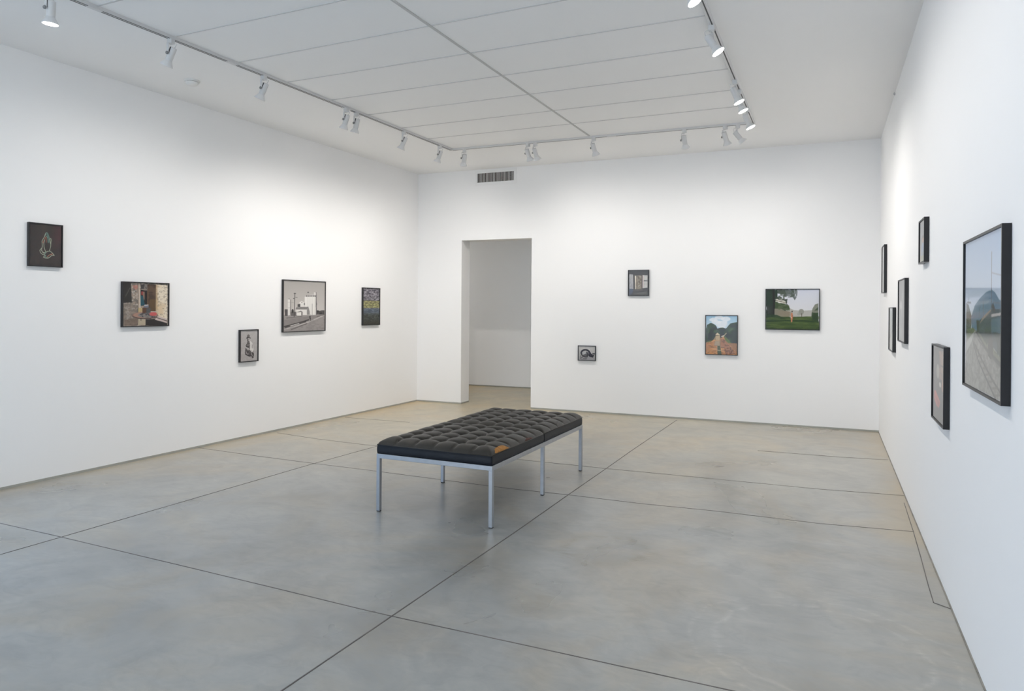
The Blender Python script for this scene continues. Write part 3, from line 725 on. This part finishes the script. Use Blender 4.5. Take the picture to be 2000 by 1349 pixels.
def art_layers(w, h, n, seed):
    c = Cv(w, h, n, [(225, 167), (725, 182), (725, 1190), (220, 1213)], seed)
    c.a[:] = c.col((110, 106, 114)); c.mott(1, (176, 172, 180), 8, 40, .48, .9, 10); c.mott(1, (66, 64, 74), 10, 44, .58, .9, 10)
    y = c.Y; k = ((y > .34) & (y < .54)).astype(float); c.put(k, (150, 146, 98), .85); c.mott(k, (196, 196, 132), 14, 50, .55, .8); c.mott(k, (96, 94, 62), 14, 60, .6, .8)
    for yy in (.34, .405, .475): c.put(np.clip(1 - np.abs(y - yy) / .006, 0, 1), (62, 62, 48), .8)
    k = np.clip((y - .54) * 40, 0, 1); c.put(k, (78, 88, 104), .9); c.mott(k, (120, 132, 146), 8, 50, .56, .6); k = np.clip((y - .66) * 12, 0, 1); c.put(k, (72, 76, 70), .9); c.mott(k, (104, 108, 100), 7, 40, .58, .6); c.mott(k, (48, 50, 46), 8, 40, .55, .6)
    k = np.clip((y - .84) * 8, 0, 1); c.put(k, (62, 58, 50), .8)
    for q in range(12):
        yy = .05 + q * .027; c.line([(225, 190 + q * 30), (725, 175 + q * 32)], .008, (70, 68, 78), .5)
    return c

def art_coil(w, h, n, seed):
    c = Cv(w, h, n, [(395, 330), (1240, 350), (1240, 1075), (395, 1045)], seed)
    c.grad((196, 194, 192), (158, 156, 156)); c.line([(765, 350), (765, 500)], .02, (150, 146, 150), .5); c.line([(920, 480), (1050, 700)], .04, (214, 212, 214), .6)
    D = (48, 46, 58)
    c.line([(545, 740), (535, 660), (580, 580), (680, 525), (780, 520), (880, 560), (940, 640), (980, 720), (1060, 800), (1120, 840)], .10, D)
    c.poly([(850, 560), (960, 560), (1060, 740), (1180, 790), (1150, 920), (980, 920), (890, 800), (900, 690)], D); c.line([(545, 720), (580, 810), (660, 860), (760, 870), (860, 840), (850, 720), (820, 650)], .075, (54, 52, 60))
    c.poly([(600, 800), (760, 720), (840, 680), (860, 860), (700, 880)], (70, 68, 74), .75)
    c.ell(668, 680, 92, 70, (176, 176, 178)); c.poly([(500, 800), (580, 830), (640, 900), (900, 870), (800, 1030), (520, 1020)], (112, 110, 112)); c.line([(505, 820), (510, 1000)], .03, (70, 68, 70)); c.ell(545, 850, 26, 30, (180, 178, 178)); c.ell(660, 930, 60, 22, (150, 148, 150)); c.ell(580, 970, 40, 22, (168, 166, 166))
    c.line([(1120, 720), (1220, 730)], .05, (40, 38, 44)); c.poly([(1100, 760), (1200, 770), (1180, 850), (1100, 850)], (62, 62, 66)); c.line([(900, 600), (1000, 800)], .012, (92, 92, 108)); c.poly([(880, 870), (1200, 940), (1200, 1060), (800, 1040)], (150, 148, 152))
    return c

def art_windows(w, h, n, seed):
    c = Cv(w, h, n, [(220, 228), (950, 218), (950, 1130), (220, 1130)], seed)
    c.grad((50, 46, 46), (62, 56, 54))
    c.poly([(245, 360), (375, 365), (392, 900), (248, 895)], (148, 146, 150)); c.mott(c.polym([(245, 360), (375, 365), (392, 900), (248, 895)]), (176, 174, 174), 12, 14, .5, .7)
    for x in (305, 345): c.line([(x, 370), (x, 890)], .012, (110, 108, 114), .8)
    c.poly([(240, 880), (390, 900), (380, 1000), (310, 1110), (240, 1110)], (66, 72, 92)); c.poly([(385, 380), (440, 400), (440, 930), (400, 930)], (74, 68, 66))
    k = [(485, 400), (720, 400), (720, 900), (485, 900)]; c.poly(k, (126, 112, 94)); c.mott(c.polym(k), (152, 146, 130), 14, 16, .52, .8); c.mott(c.polym(k), (84, 70, 58), 18, 20, .6, .8); c.poly([(690, 400), (720, 400), (720, 900), (690, 900)], (86, 68, 58))
    c.poly([(450, 410), (488, 420), (486, 910), (465, 910)], (224, 214, 196)); c.line([(480, 800), (525, 800)], .012, (196, 184, 160))
    c.poly([(735, 390), (920, 395), (920, 850), (735, 870)], (184, 182, 178)); c.poly([(738, 400), (790, 430), (785, 850), (740, 870)], (206, 194, 188)); c.line([(780, 440), (778, 850)], .016, (150, 136, 132)); c.line([(790, 415), (920, 415)], .016, (110, 106, 106)); c.line([(785, 585), (925, 580)], .024, (50, 46, 46)); c.line([(785, 622), (925, 622)], .016, (50, 46, 46)); c.line([(790, 720), (915, 715)], .05, (156, 154, 150), .5)
    c.poly([(500, 920), (735, 870), (735, 950), (400, 960), (380, 940)], (84, 74, 68)); c.poly([(400, 1060), (915, 990), (915, 1110), (400, 1110)], (88, 84, 78), .8)
    return c

def art_dirtroad(w, h, n, seed):
    c = Cv(w, h, n, [(198, 182), (1003, 195), (995, 1198), (187, 1168)], seed)
    c.grad((140, 184, 212), (200, 214, 224), 0, .4)
    for x, y, a, b_ in ((400, 290, 110, 50), (560, 240, 130, 55), (700, 270, 120, 60), (620, 400, 150, 90), (480, 350, 120, 60)): c.ell(x, y, a, b_, (222, 226, 232), .85, .7)
    G_ = (42, 62, 46)
    c.poly([(198, 520), (225, 420), (320, 370), (400, 400), (460, 450), (490, 520), (560, 495), (640, 490), (690, 515), (720, 510), (760, 460), (820, 390), (900, 370), (1000, 350), (1000, 1100), (190, 900)], G_)
    k = c.polym([(198, 420), (460, 430), (720, 510), (1000, 350), (1000, 1000), (198, 850)]) * (np.abs(c.a[..., 0] - 42 / 255) < .01); c.mott(k, (66, 92, 58), 14, 18, .52, .8); c.mott(k, (22, 30, 28), 10, 12, .55, .9)
    c.poly([(215, 860), (240, 640), (400, 600), (400, 800), (300, 840)], (24, 28, 30), .6); c.poly([(530, 520), (660, 520), (680, 700), (560, 720)], (26, 36, 40), .8); c.poly([(840, 560), (990, 560), (990, 960), (860, 900), (800, 760)], (26, 34, 30), .6)
    c.poly([(208, 850), (340, 810), (330, 850), (208, 880)], (92, 104, 44)); c.poly([(660, 700), (740, 760), (860, 900), (985, 1000), (985, 1060), (880, 1010), (690, 830)], (88, 104, 48))
    c.poly([(180, 900), (208, 860), (1010, 900), (1010, 1230), (180, 1230)], (150, 104, 66)); c.poly([(180, 1200), (180, 875), (208, 875), (320, 850), (400, 790), (470, 700), (640, 690), (700, 830), (880, 1010), (1010, 1180), (1010, 1230)], (182, 122, 74))
    k = c.polym([(190, 1165), (208, 875), (320, 850), (400, 790), (640, 690), (700, 830), (880, 1010), (985, 1170)]); c.mott(k, (206, 146, 88), 8, 30, .5, .7); c.mott(k, (132, 88, 58), 10, 44, .62, .7)
    c.poly([(560, 760), (660, 780), (980, 1165), (690, 1190), (660, 1000), (560, 980)], (158, 104, 76), .8); c.mott(c.polym([(560, 760), (660, 780), (980, 1165), (690, 1190), (660, 1000)]), (106, 72, 54), 24, 30, .55, .8)
    c.poly([(400, 950), (430, 830), (540, 830), (560, 980), (600, 1190), (490, 1180), (480, 960)], (160, 138, 108)); c.poly([(490, 960), (560, 960), (600, 1190), (490, 1180)], (78, 84, 62)); c.line([(500, 1075), (580, 1080)], .02, (170, 156, 120))
    c.poly([(440, 690), (555, 690), (555, 820), (440, 820)], (176, 150, 112)); c.poly([(390, 790), (445, 710), (450, 820)], (150, 124, 88)); c.poly([(430, 680), (490, 620), (560, 680)], (206, 186, 152)); c.poly([(555, 660), (640, 660), (620, 740), (555, 760)], (44, 40, 38)); c.line([(625, 740), (720, 635)], .018, (196, 176, 140)); c.line([(600, 720), (650, 700)], .03, (206, 190, 166)); c.line([(400, 955), (490, 958)], .010, (120, 78, 50)); c.line([(580, 1005), (660, 1005)], .016, (70, 52, 40)); c.line([(560, 790), (560, 960)], .02, (132, 112, 84))
    return c

def art_meadow(w, h, n, seed):
    c = Cv(w, h, n, [(187, 172), (1460, 170), (1460, 1160), (187, 1135)], seed)
    c.grad((206, 210, 224), (214, 214, 216), 0, .6)
    c.poly([(600, 640), (760, 630), (860, 680), (1100, 690), (1280, 680), (1440, 640), (1440, 850), (600, 850)], (176, 174, 168)); c.poly([(390, 620), (560, 600), (660, 690), (760, 720), (760, 840), (390, 850)], (122, 116, 98), .9); c.ell(640, 770, 180, 70, (140, 128, 108), .6, .5)
    c.ell(1035, 720, 68, 70, (140, 140, 130), .9, .5); c.line([(1040, 760), (1045, 850)], .012, (92, 84, 72)); c.ell(975, 770, 40, 40, (150, 150, 142), .7, .5)
    k = c.polym([(187, 172), (940, 172), (920, 330), (880, 430), (830, 360), (700, 370), (690, 500), (760, 640), (640, 700), (540, 620), (390, 640), (390, 850), (187, 900)])
    c.mott(k, (70, 82, 70), 16, 14, .40, .95, 8); c.mott(k * (c.X < .22), (36, 54, 40), 6, 8, .25, .95, 6)
    k2 = c.polym([(640, 172), (940, 200), (930, 340), (870, 440), (820, 350), (660, 340)]); c.mott(k2, (104, 112, 112), 22, 20, .42, .8)
    c.poly([(410, 470), (470, 500), (620, 510), (740, 590), (760, 650), (700, 690), (560, 640), (400, 640)], (66, 84, 54)); c.mott(c.polym([(400, 480), (740, 560), (760, 690), (400, 660)]), (96, 108, 76), 20, 20, .55, .8)
    c.poly([(420, 400), (560, 400), (660, 470), (650, 520), (540, 500), (410, 470)], (226, 220, 206), .8); c.line([(420, 440), (560, 470), (680, 515)], .010, (90, 80, 62)); c.line([(380, 330), (500, 420), (660, 430)], .014, (60, 66, 54))
    c.poly([(200, 560), (350, 560), (350, 860), (200, 860)], (46, 50, 44), .85); c.poly([(330, 190), (390, 190), (400, 560), (375, 850), (335, 850), (350, 560)], (38, 38, 34))
    c.poly([(187, 860), (600, 845), (1440, 830), (1460, 1160), (187, 1135)], (72, 92, 46)); c.poly([(187, 780), (440, 790), (600, 860), (800, 930), (187, 960)], (44, 66, 42), .9)
    k = c.polym([(187, 840), (1460, 830), (1460, 1160), (187, 1135)]); c.mott(k, (92, 112, 54), 6, 30, .52, .7, 6); c.mott(k, (52, 74, 36), 8, 36, .56, .7, 6); c.line([(187, 955), (780, 930), (1400, 955)], .03, (38, 60, 34), .8); c.put(k * np.clip((.95 - c.Y) * -20 + 0, 0, 1), (46, 62, 34), .6)
    c.poly([(1270, 820), (1300, 640), (1360, 540), (1440, 510), (1440, 960), (1290, 900)], (120, 124, 108), .9); c.poly([(1280, 830), (1330, 750), (1440, 740), (1440, 1000), (1300, 940)], (54, 76, 44)); c.mott(c.polym([(1280, 740), (1440, 600), (1440, 940), (1290, 900)]), (44, 62, 40), 20, 20, .5, .7)
    S = (196, 124, 88)
    c.ell(812, 710, 15, 20, (70, 50, 40)); c.poly([(788, 745), (822, 742), (830, 800), (826, 860), (816, 970), (786, 975), (782, 880), (780, 800)], S); c.poly([(775, 850), (800, 850), (805, 875), (775, 875)], (222, 196, 176)); c.line([(826, 800), (830, 880)], .010, (150, 84, 56))
    return c

def art_tracks(w, h, n, seed):
    c = Cv(w, h, n, [(72, 210), (325, 85), (318, 1295), (62, 1145)], seed)
    c.grad((150, 180, 216), (214, 222, 230), 0, .5);
    c.poly([(75, 600), (90, 620), (108, 690), (105, 780), (72, 830)], (88, 90, 78))
    c.poly([(105, 700), (130, 620), (165, 570), (205, 530), (240, 515), (262, 530), (290, 580), (320, 600), (320, 800), (110, 800)], (92, 126, 150))
    c.poly([(72, 830), (130, 780), (240, 900), (320, 1010), (320, 1290), (62, 1145)], (136, 136, 126)); c.mott(c.polym([(72, 830), (130, 780), (320, 1010), (320, 1290), (62, 1145)]), (110, 108, 98), 30, 40, .52, .7); c.mott(c.polym([(72, 830), (130, 780), (320, 1010), (320, 1290), (62, 1145)]), (164, 164, 154), 34, 44, .6, .6)
    c.poly([(72, 870), (130, 790), (110, 860), (72, 940)], (176, 176, 166)); c.poly([(80, 780), (120, 770), (130, 790), (78, 850)], (104, 116, 72)); c.poly([(140, 790), (190, 830), (320, 1000), (320, 1050), (215, 920), (150, 830)], (104, 112, 76), .7)
    c.poly([(150, 730), (215, 670), (245, 640), (320, 650), (320, 1000), (230, 880), (150, 800)], (66, 80, 84)); c.poly([(160, 745), (180, 700), (240, 640), (235, 660)], (150, 132, 116)); c.poly([(235, 680), (320, 665), (320, 685), (235, 700)], (206, 196, 188)); c.poly([(235, 715), (320, 690), (320, 820), (235, 800)], (84, 116, 134), .8); c.poly([(238, 630), (250, 600), (262, 640), (262, 670)], (80, 76, 74))
    c.poly([(140, 720), (158, 720), (160, 800), (145, 800)], (46, 54, 44)); c.mott(c.polym([(140, 760), (320, 820), (320, 1000), (200, 880)]), (46, 60, 42), 20, 20, .5, .8)
    c.poly([(218, 840), (245, 820), (250, 970), (235, 990), (215, 960)], (66, 62, 52)); c.line([(241, 265), (237, 800)], .012, (92, 92, 98)); c.line([(185, 590), (186, 700)], .012, (104, 106, 110)); c.line([(158, 620), (160, 700)], .008, (104, 110, 116)); c.line([(90, 570), (92, 780)], .010, (110, 112, 116)); c.line([(82, 600), (104, 602)], .010, (110, 112, 116)); c.line([(241, 400), (318, 420)], .006, (150, 156, 170)); c.line([(250, 600), (318, 606)], .006, (110, 120, 130))
    c.line([(118, 870), (150, 990), (200, 1110), (270, 1270)], .014, (62, 56, 52)); c.line([(128, 880), (175, 990), (240, 1120), (316, 1250)], .014, (70, 64, 58)); c.line([(140, 800), (200, 910), (316, 1040)], .014, (74, 70, 64)); c.line([(150, 850), (230, 960), (318, 1060)], .010, (88, 84, 76))
    for k in range(9):
        u = k / 8; y = 900 + 340 * u ** 1.2; x = 128 + 140 * u ** 1.2; c.line([(x - 4 - 6 * u, y), (x + 14 + 22 * u, y - 4)], .012, (96, 88, 78), .8)
    return c

def art_sitter(w, h, n, seed):
    c = Cv(w, h, n, [(400, 598), (500, 632), (480, 1268), (383, 1160)], seed)
    c.grad((64, 66, 70), (46, 48, 52)); c.poly([(450, 650), (498, 650), (488, 990), (465, 980), (440, 900)], (128, 96, 80)); c.mott(c.polym([(440, 650), (498, 650), (488, 990), (440, 900)]), (166, 124, 96), 10, 16, .5, .8)
    c.ell(432, 810, 12, 60, (170, 166, 150), .9); c.poly([(425, 870), (460, 880), (470, 960), (440, 1010), (415, 960)], (58, 56, 54)); c.ell(448, 920, 9, 22, (196, 190, 180)); c.ell(470, 940, 12, 40, (184, 128, 96), .8)
    c.poly([(398, 960), (410, 960), (446, 1060), (430, 1115), (412, 1080), (396, 1020)], (206, 78, 60)); c.poly([(405, 1000), (440, 1060), (428, 1100)], (170, 54, 48), .7)
    c.line([(455, 765), (495, 790)], .02, (84, 62, 52)); c.poly([(388, 1060), (480, 1150), (480, 1260), (385, 1160)], (54, 58, 62), .8); return c

def art_palewave(w, h, n, seed):
    c = Cv(w, h, n, [(135, 108), (200, 95), (190, 600), (127, 573)], seed)
    c.grad((96, 100, 104), (116, 116, 112)); c.mott(1, (84, 88, 92), 8, 10, .5, .5, 4)
    c.line([(172, 200), (160, 290), (150, 400), (150, 540)], .06, (186, 188, 186), .8); c.line([(160, 230), (165, 320), (156, 420)], .10, (140, 142, 142), .7); c.ell(150, 300, 8, 36, (206, 206, 204), .8)
    c.line([(178, 110), (175, 560)], .02, (128, 130, 130), .6); return c

def art_coast(w, h, n, seed):
    c = Cv(w, h, n, [(60, 318), (97, 318), (93, 668), (55, 645)], seed)
    c.grad((150, 172, 172), (160, 158, 142), 0, .9); c.poly([(60, 560), (80, 480), (96, 440), (96, 668), (55, 645)], (182, 182, 172)); c.line([(56, 560), (94, 470)], .05, (120, 124, 112)); c.ell(74, 330, 10, 12, (206, 214, 214)); return c

def art_child(w, h, n, seed):
    c = Cv(w, h, n, [(513, 215), (585, 133), (585, 685), (510, 700)], seed)
    c.grad((110, 118, 128), (150, 150, 140)); c.mott(1, (128, 132, 136), 8, 8, .5, .5, 4)
    c.ell(548, 400, 13, 50, (74, 56, 48)); c.ell(550, 418, 10, 40, (190, 140, 118)); c.poly([(538, 450), (562, 445), (570, 520), (566, 640), (524, 650), (528, 520)], (124, 146, 184)); c.poly([(560, 450), (572, 460), (580, 640), (566, 645)], (186, 184, 160)); c.poly([(513, 620), (586, 600), (586, 700), (513, 710)], (150, 152, 120)); c.mott(c.Y > .75, (120, 128, 96), 12, 12, .5, .6); return c

def art_haze(w, h, n, seed):
    c = Cv(w, h, n, [(75, 510), (107, 475), (105, 1050), (70, 1052)], seed)
    c.grad((196, 198, 200), (150, 148, 138)); c.mott(c.Y > .55, (120, 118, 100), 8, 12, .5, .5, 4); c.line([(75, 800), (106, 790)], .01, (120, 120, 116)); c.poly([(80, 780), (100, 740), (106, 800), (80, 810)], (132, 132, 126)); return c


FD = .028; FB = .009; FS = .010
def frame(pos, rotz, w, h, art, label, seed=1, n=150):
    t = thing('framed_photograph', label, 'picture', pos, rotz, 'black framed photographs on the gallery walls')
    cx, hw, hh = 0, w / 2, h / 2
    b = NB()
    o = [(-hw, -hh), (hw, -hh), (hw, hh), (-hw, hh)]; i_ = [(-hw + FB, -hh + FB), (hw - FB, -hh + FB), (hw - FB, hh - FB), (-hw + FB, hh - FB)]
    rings = []
    for pts, y in ((o, -.001), (o, -FD), (i_, -FD), (i_, -FD + FS)):
        rings.append([b.verts.new((x, y, z)) for x, z in pts])
    for a_, c_ in zip(rings, rings[1:]):
        for k in range(4): b.faces.new((a_[k], a_[(k + 1) % 4], c_[(k + 1) % 4], c_[k]))
    b.faces.new(rings[0])
    b.faces.new(rings[3])
    obj('frame', b, BLACK, t)
    cv = art(w, h, int(n * 1.35), seed)
    p_ = np.pad(cv.a, ((1, 1), (1, 1), (0, 0)), 'edge'); cv.a = (p_[1:-1, 1:-1] * 4 + p_[:-2, 1:-1] + p_[2:, 1:-1] + p_[1:-1, :-2] + p_[1:-1, 2:]) / 8
    g_ = cv.a.mean(-1, keepdims=True); cv.a = g_ + (cv.a - g_) * .9
    a = np.clip(cv.a, 0, 1); a = np.clip(np.where(a <= .04045, a / 12.92, ((a + .055) / 1.055) ** 2.4) * 1.12, 0, .92)
    ny, nx = a.shape[:2]; pw, ph = hw - FB, hh - FB
    xs = np.linspace(-pw, pw, nx); zs = np.linspace(ph, -ph, ny)
    XX, ZZ = np.meshgrid(xs, zs); co = np.stack([XX, np.full_like(XX, -FD + FS - .0015), ZZ], -1).reshape(-1, 3)
    idx = np.arange(nx * ny).reshape(ny, nx); f = np.stack([idx[:-1, :-1], idx[1:, :-1], idx[1:, 1:], idx[:-1, 1:]], -1).reshape(-1, 4)
    me = bpy.data.meshes.new('print'); me.from_pydata(co.tolist(), [], f.tolist())
    at = me.color_attributes.new('ink', 'FLOAT_COLOR', 'POINT')
    at.data.foreach_set('color', np.concatenate([a.reshape(-1, 3), np.ones((nx * ny, 1))], 1).astype(np.float32).ravel())
    me.materials.append(PRINT); po_ = bpy.data.objects.new('print', me); C.objects.link(po_); po_.parent = t
    b = NB(); q = [b.verts.new(v) for v in ((-pw, -FD + .0045, -ph), (pw, -FD + .0045, -ph), (pw, -FD + .0045, ph), (-pw, -FD + .0045, ph))]
    b.faces.new(q); obj('glazing', b, GLASS, t)
    return t
def left(y0, y1, z0, z1, art, label, **k):
    y = (y0 + y1) / 2; return frame((xl(y), y, (z0 + z1) / 2), PI / 2 - math.atan(.10 / 5.86), y1 - y0, z1 - z0, art, label, **k)
def back(x0, x1, z0, z1, art, label, **k):
    x = (x0 + x1) / 2; return frame((x, yb(x), (z0 + z1) / 2), va, x1 - x0, z1 - z0, art, label, **k)
def right(y0, y1, z0, z1, art, label, **k):
    y = (y0 + y1) / 2; return frame((xr(y), y, (z0 + z1) / 2), -PI / 2 + math.atan(.044 / 6.074), y1 - y0, z1 - z0, art, label, **k)
left(3.467, 3.733, 1.726, 2.073, art_hands, 'small upright framed photo of glowing outlined praying hands on dark ground, left wall', seed=1)
left(4.262, 4.741, 1.224, 1.632, art_corner, 'framed colour photo of a small round table in a peeling corner, left wall', seed=2, n=190)
left(5.609, 5.868, .816, 1.164, art_figure, 'small low framed black and white photo of a crouching person, left wall', seed=3, n=120)
left(6.237, 6.962, 1.116, 1.724, art_silos, 'large framed black and white photo of pale grain silos beside a railway, left wall', seed=4, n=190)
left(7.705, 8.083, 1.165, 1.672, art_layers, 'framed photo of layered stone with a yellow band, nearest the far left corner', seed=5, n=120)
back(-3.167, -2.917, .702, .907, art_coil, 'smallest framed photo, low on the far wall right of the doorway, dark curved shape', seed=6, n=110)
back(-2.480, -2.202, 1.581, 1.924, art_windows, 'small dark framed photo of three tall bright windows, highest on the far wall', seed=7, n=110)
back(-1.481, -1.086, .837, 1.340, art_dirtroad, 'framed colour photo of an orange dirt road between green trees, far wall', seed=8, n=150)
back(-.764, -.151, 1.169, 1.667, art_meadow, 'wide framed colour photo of a bare figure in a misty green meadow, far wall', seed=9, n=200)
right(8.13, 8.50, 1.597, 2.091, art_haze, 'pale framed photo high on the right wall, closest to the far right corner', seed=10, n=110)
right(7.05, 7.50, 1.047, 1.445, art_coast, 'low framed pale green photo on the right wall, second from the far corner', seed=11, n=110)
right(6.008, 6.56, 1.170, 1.664, art_palewave, 'framed grey photo with a pale wavering streak, middle of the right wall', seed=12, n=120)
right(4.86, 5.14, 1.714, 1.984, art_child, 'small framed photo hung highest on the right wall, left of the largest one', seed=13, n=110)
right(4.047, 4.49, .838, 1.243, art_sitter, 'framed dark photo with a red shape, lowest on the right wall', seed=14, n=150)
right(2.788, 3.52, 1.112, 1.716, art_tracks, 'largest framed photo at the right edge, railway tracks leading to a blue mountain', seed=15, n=230)
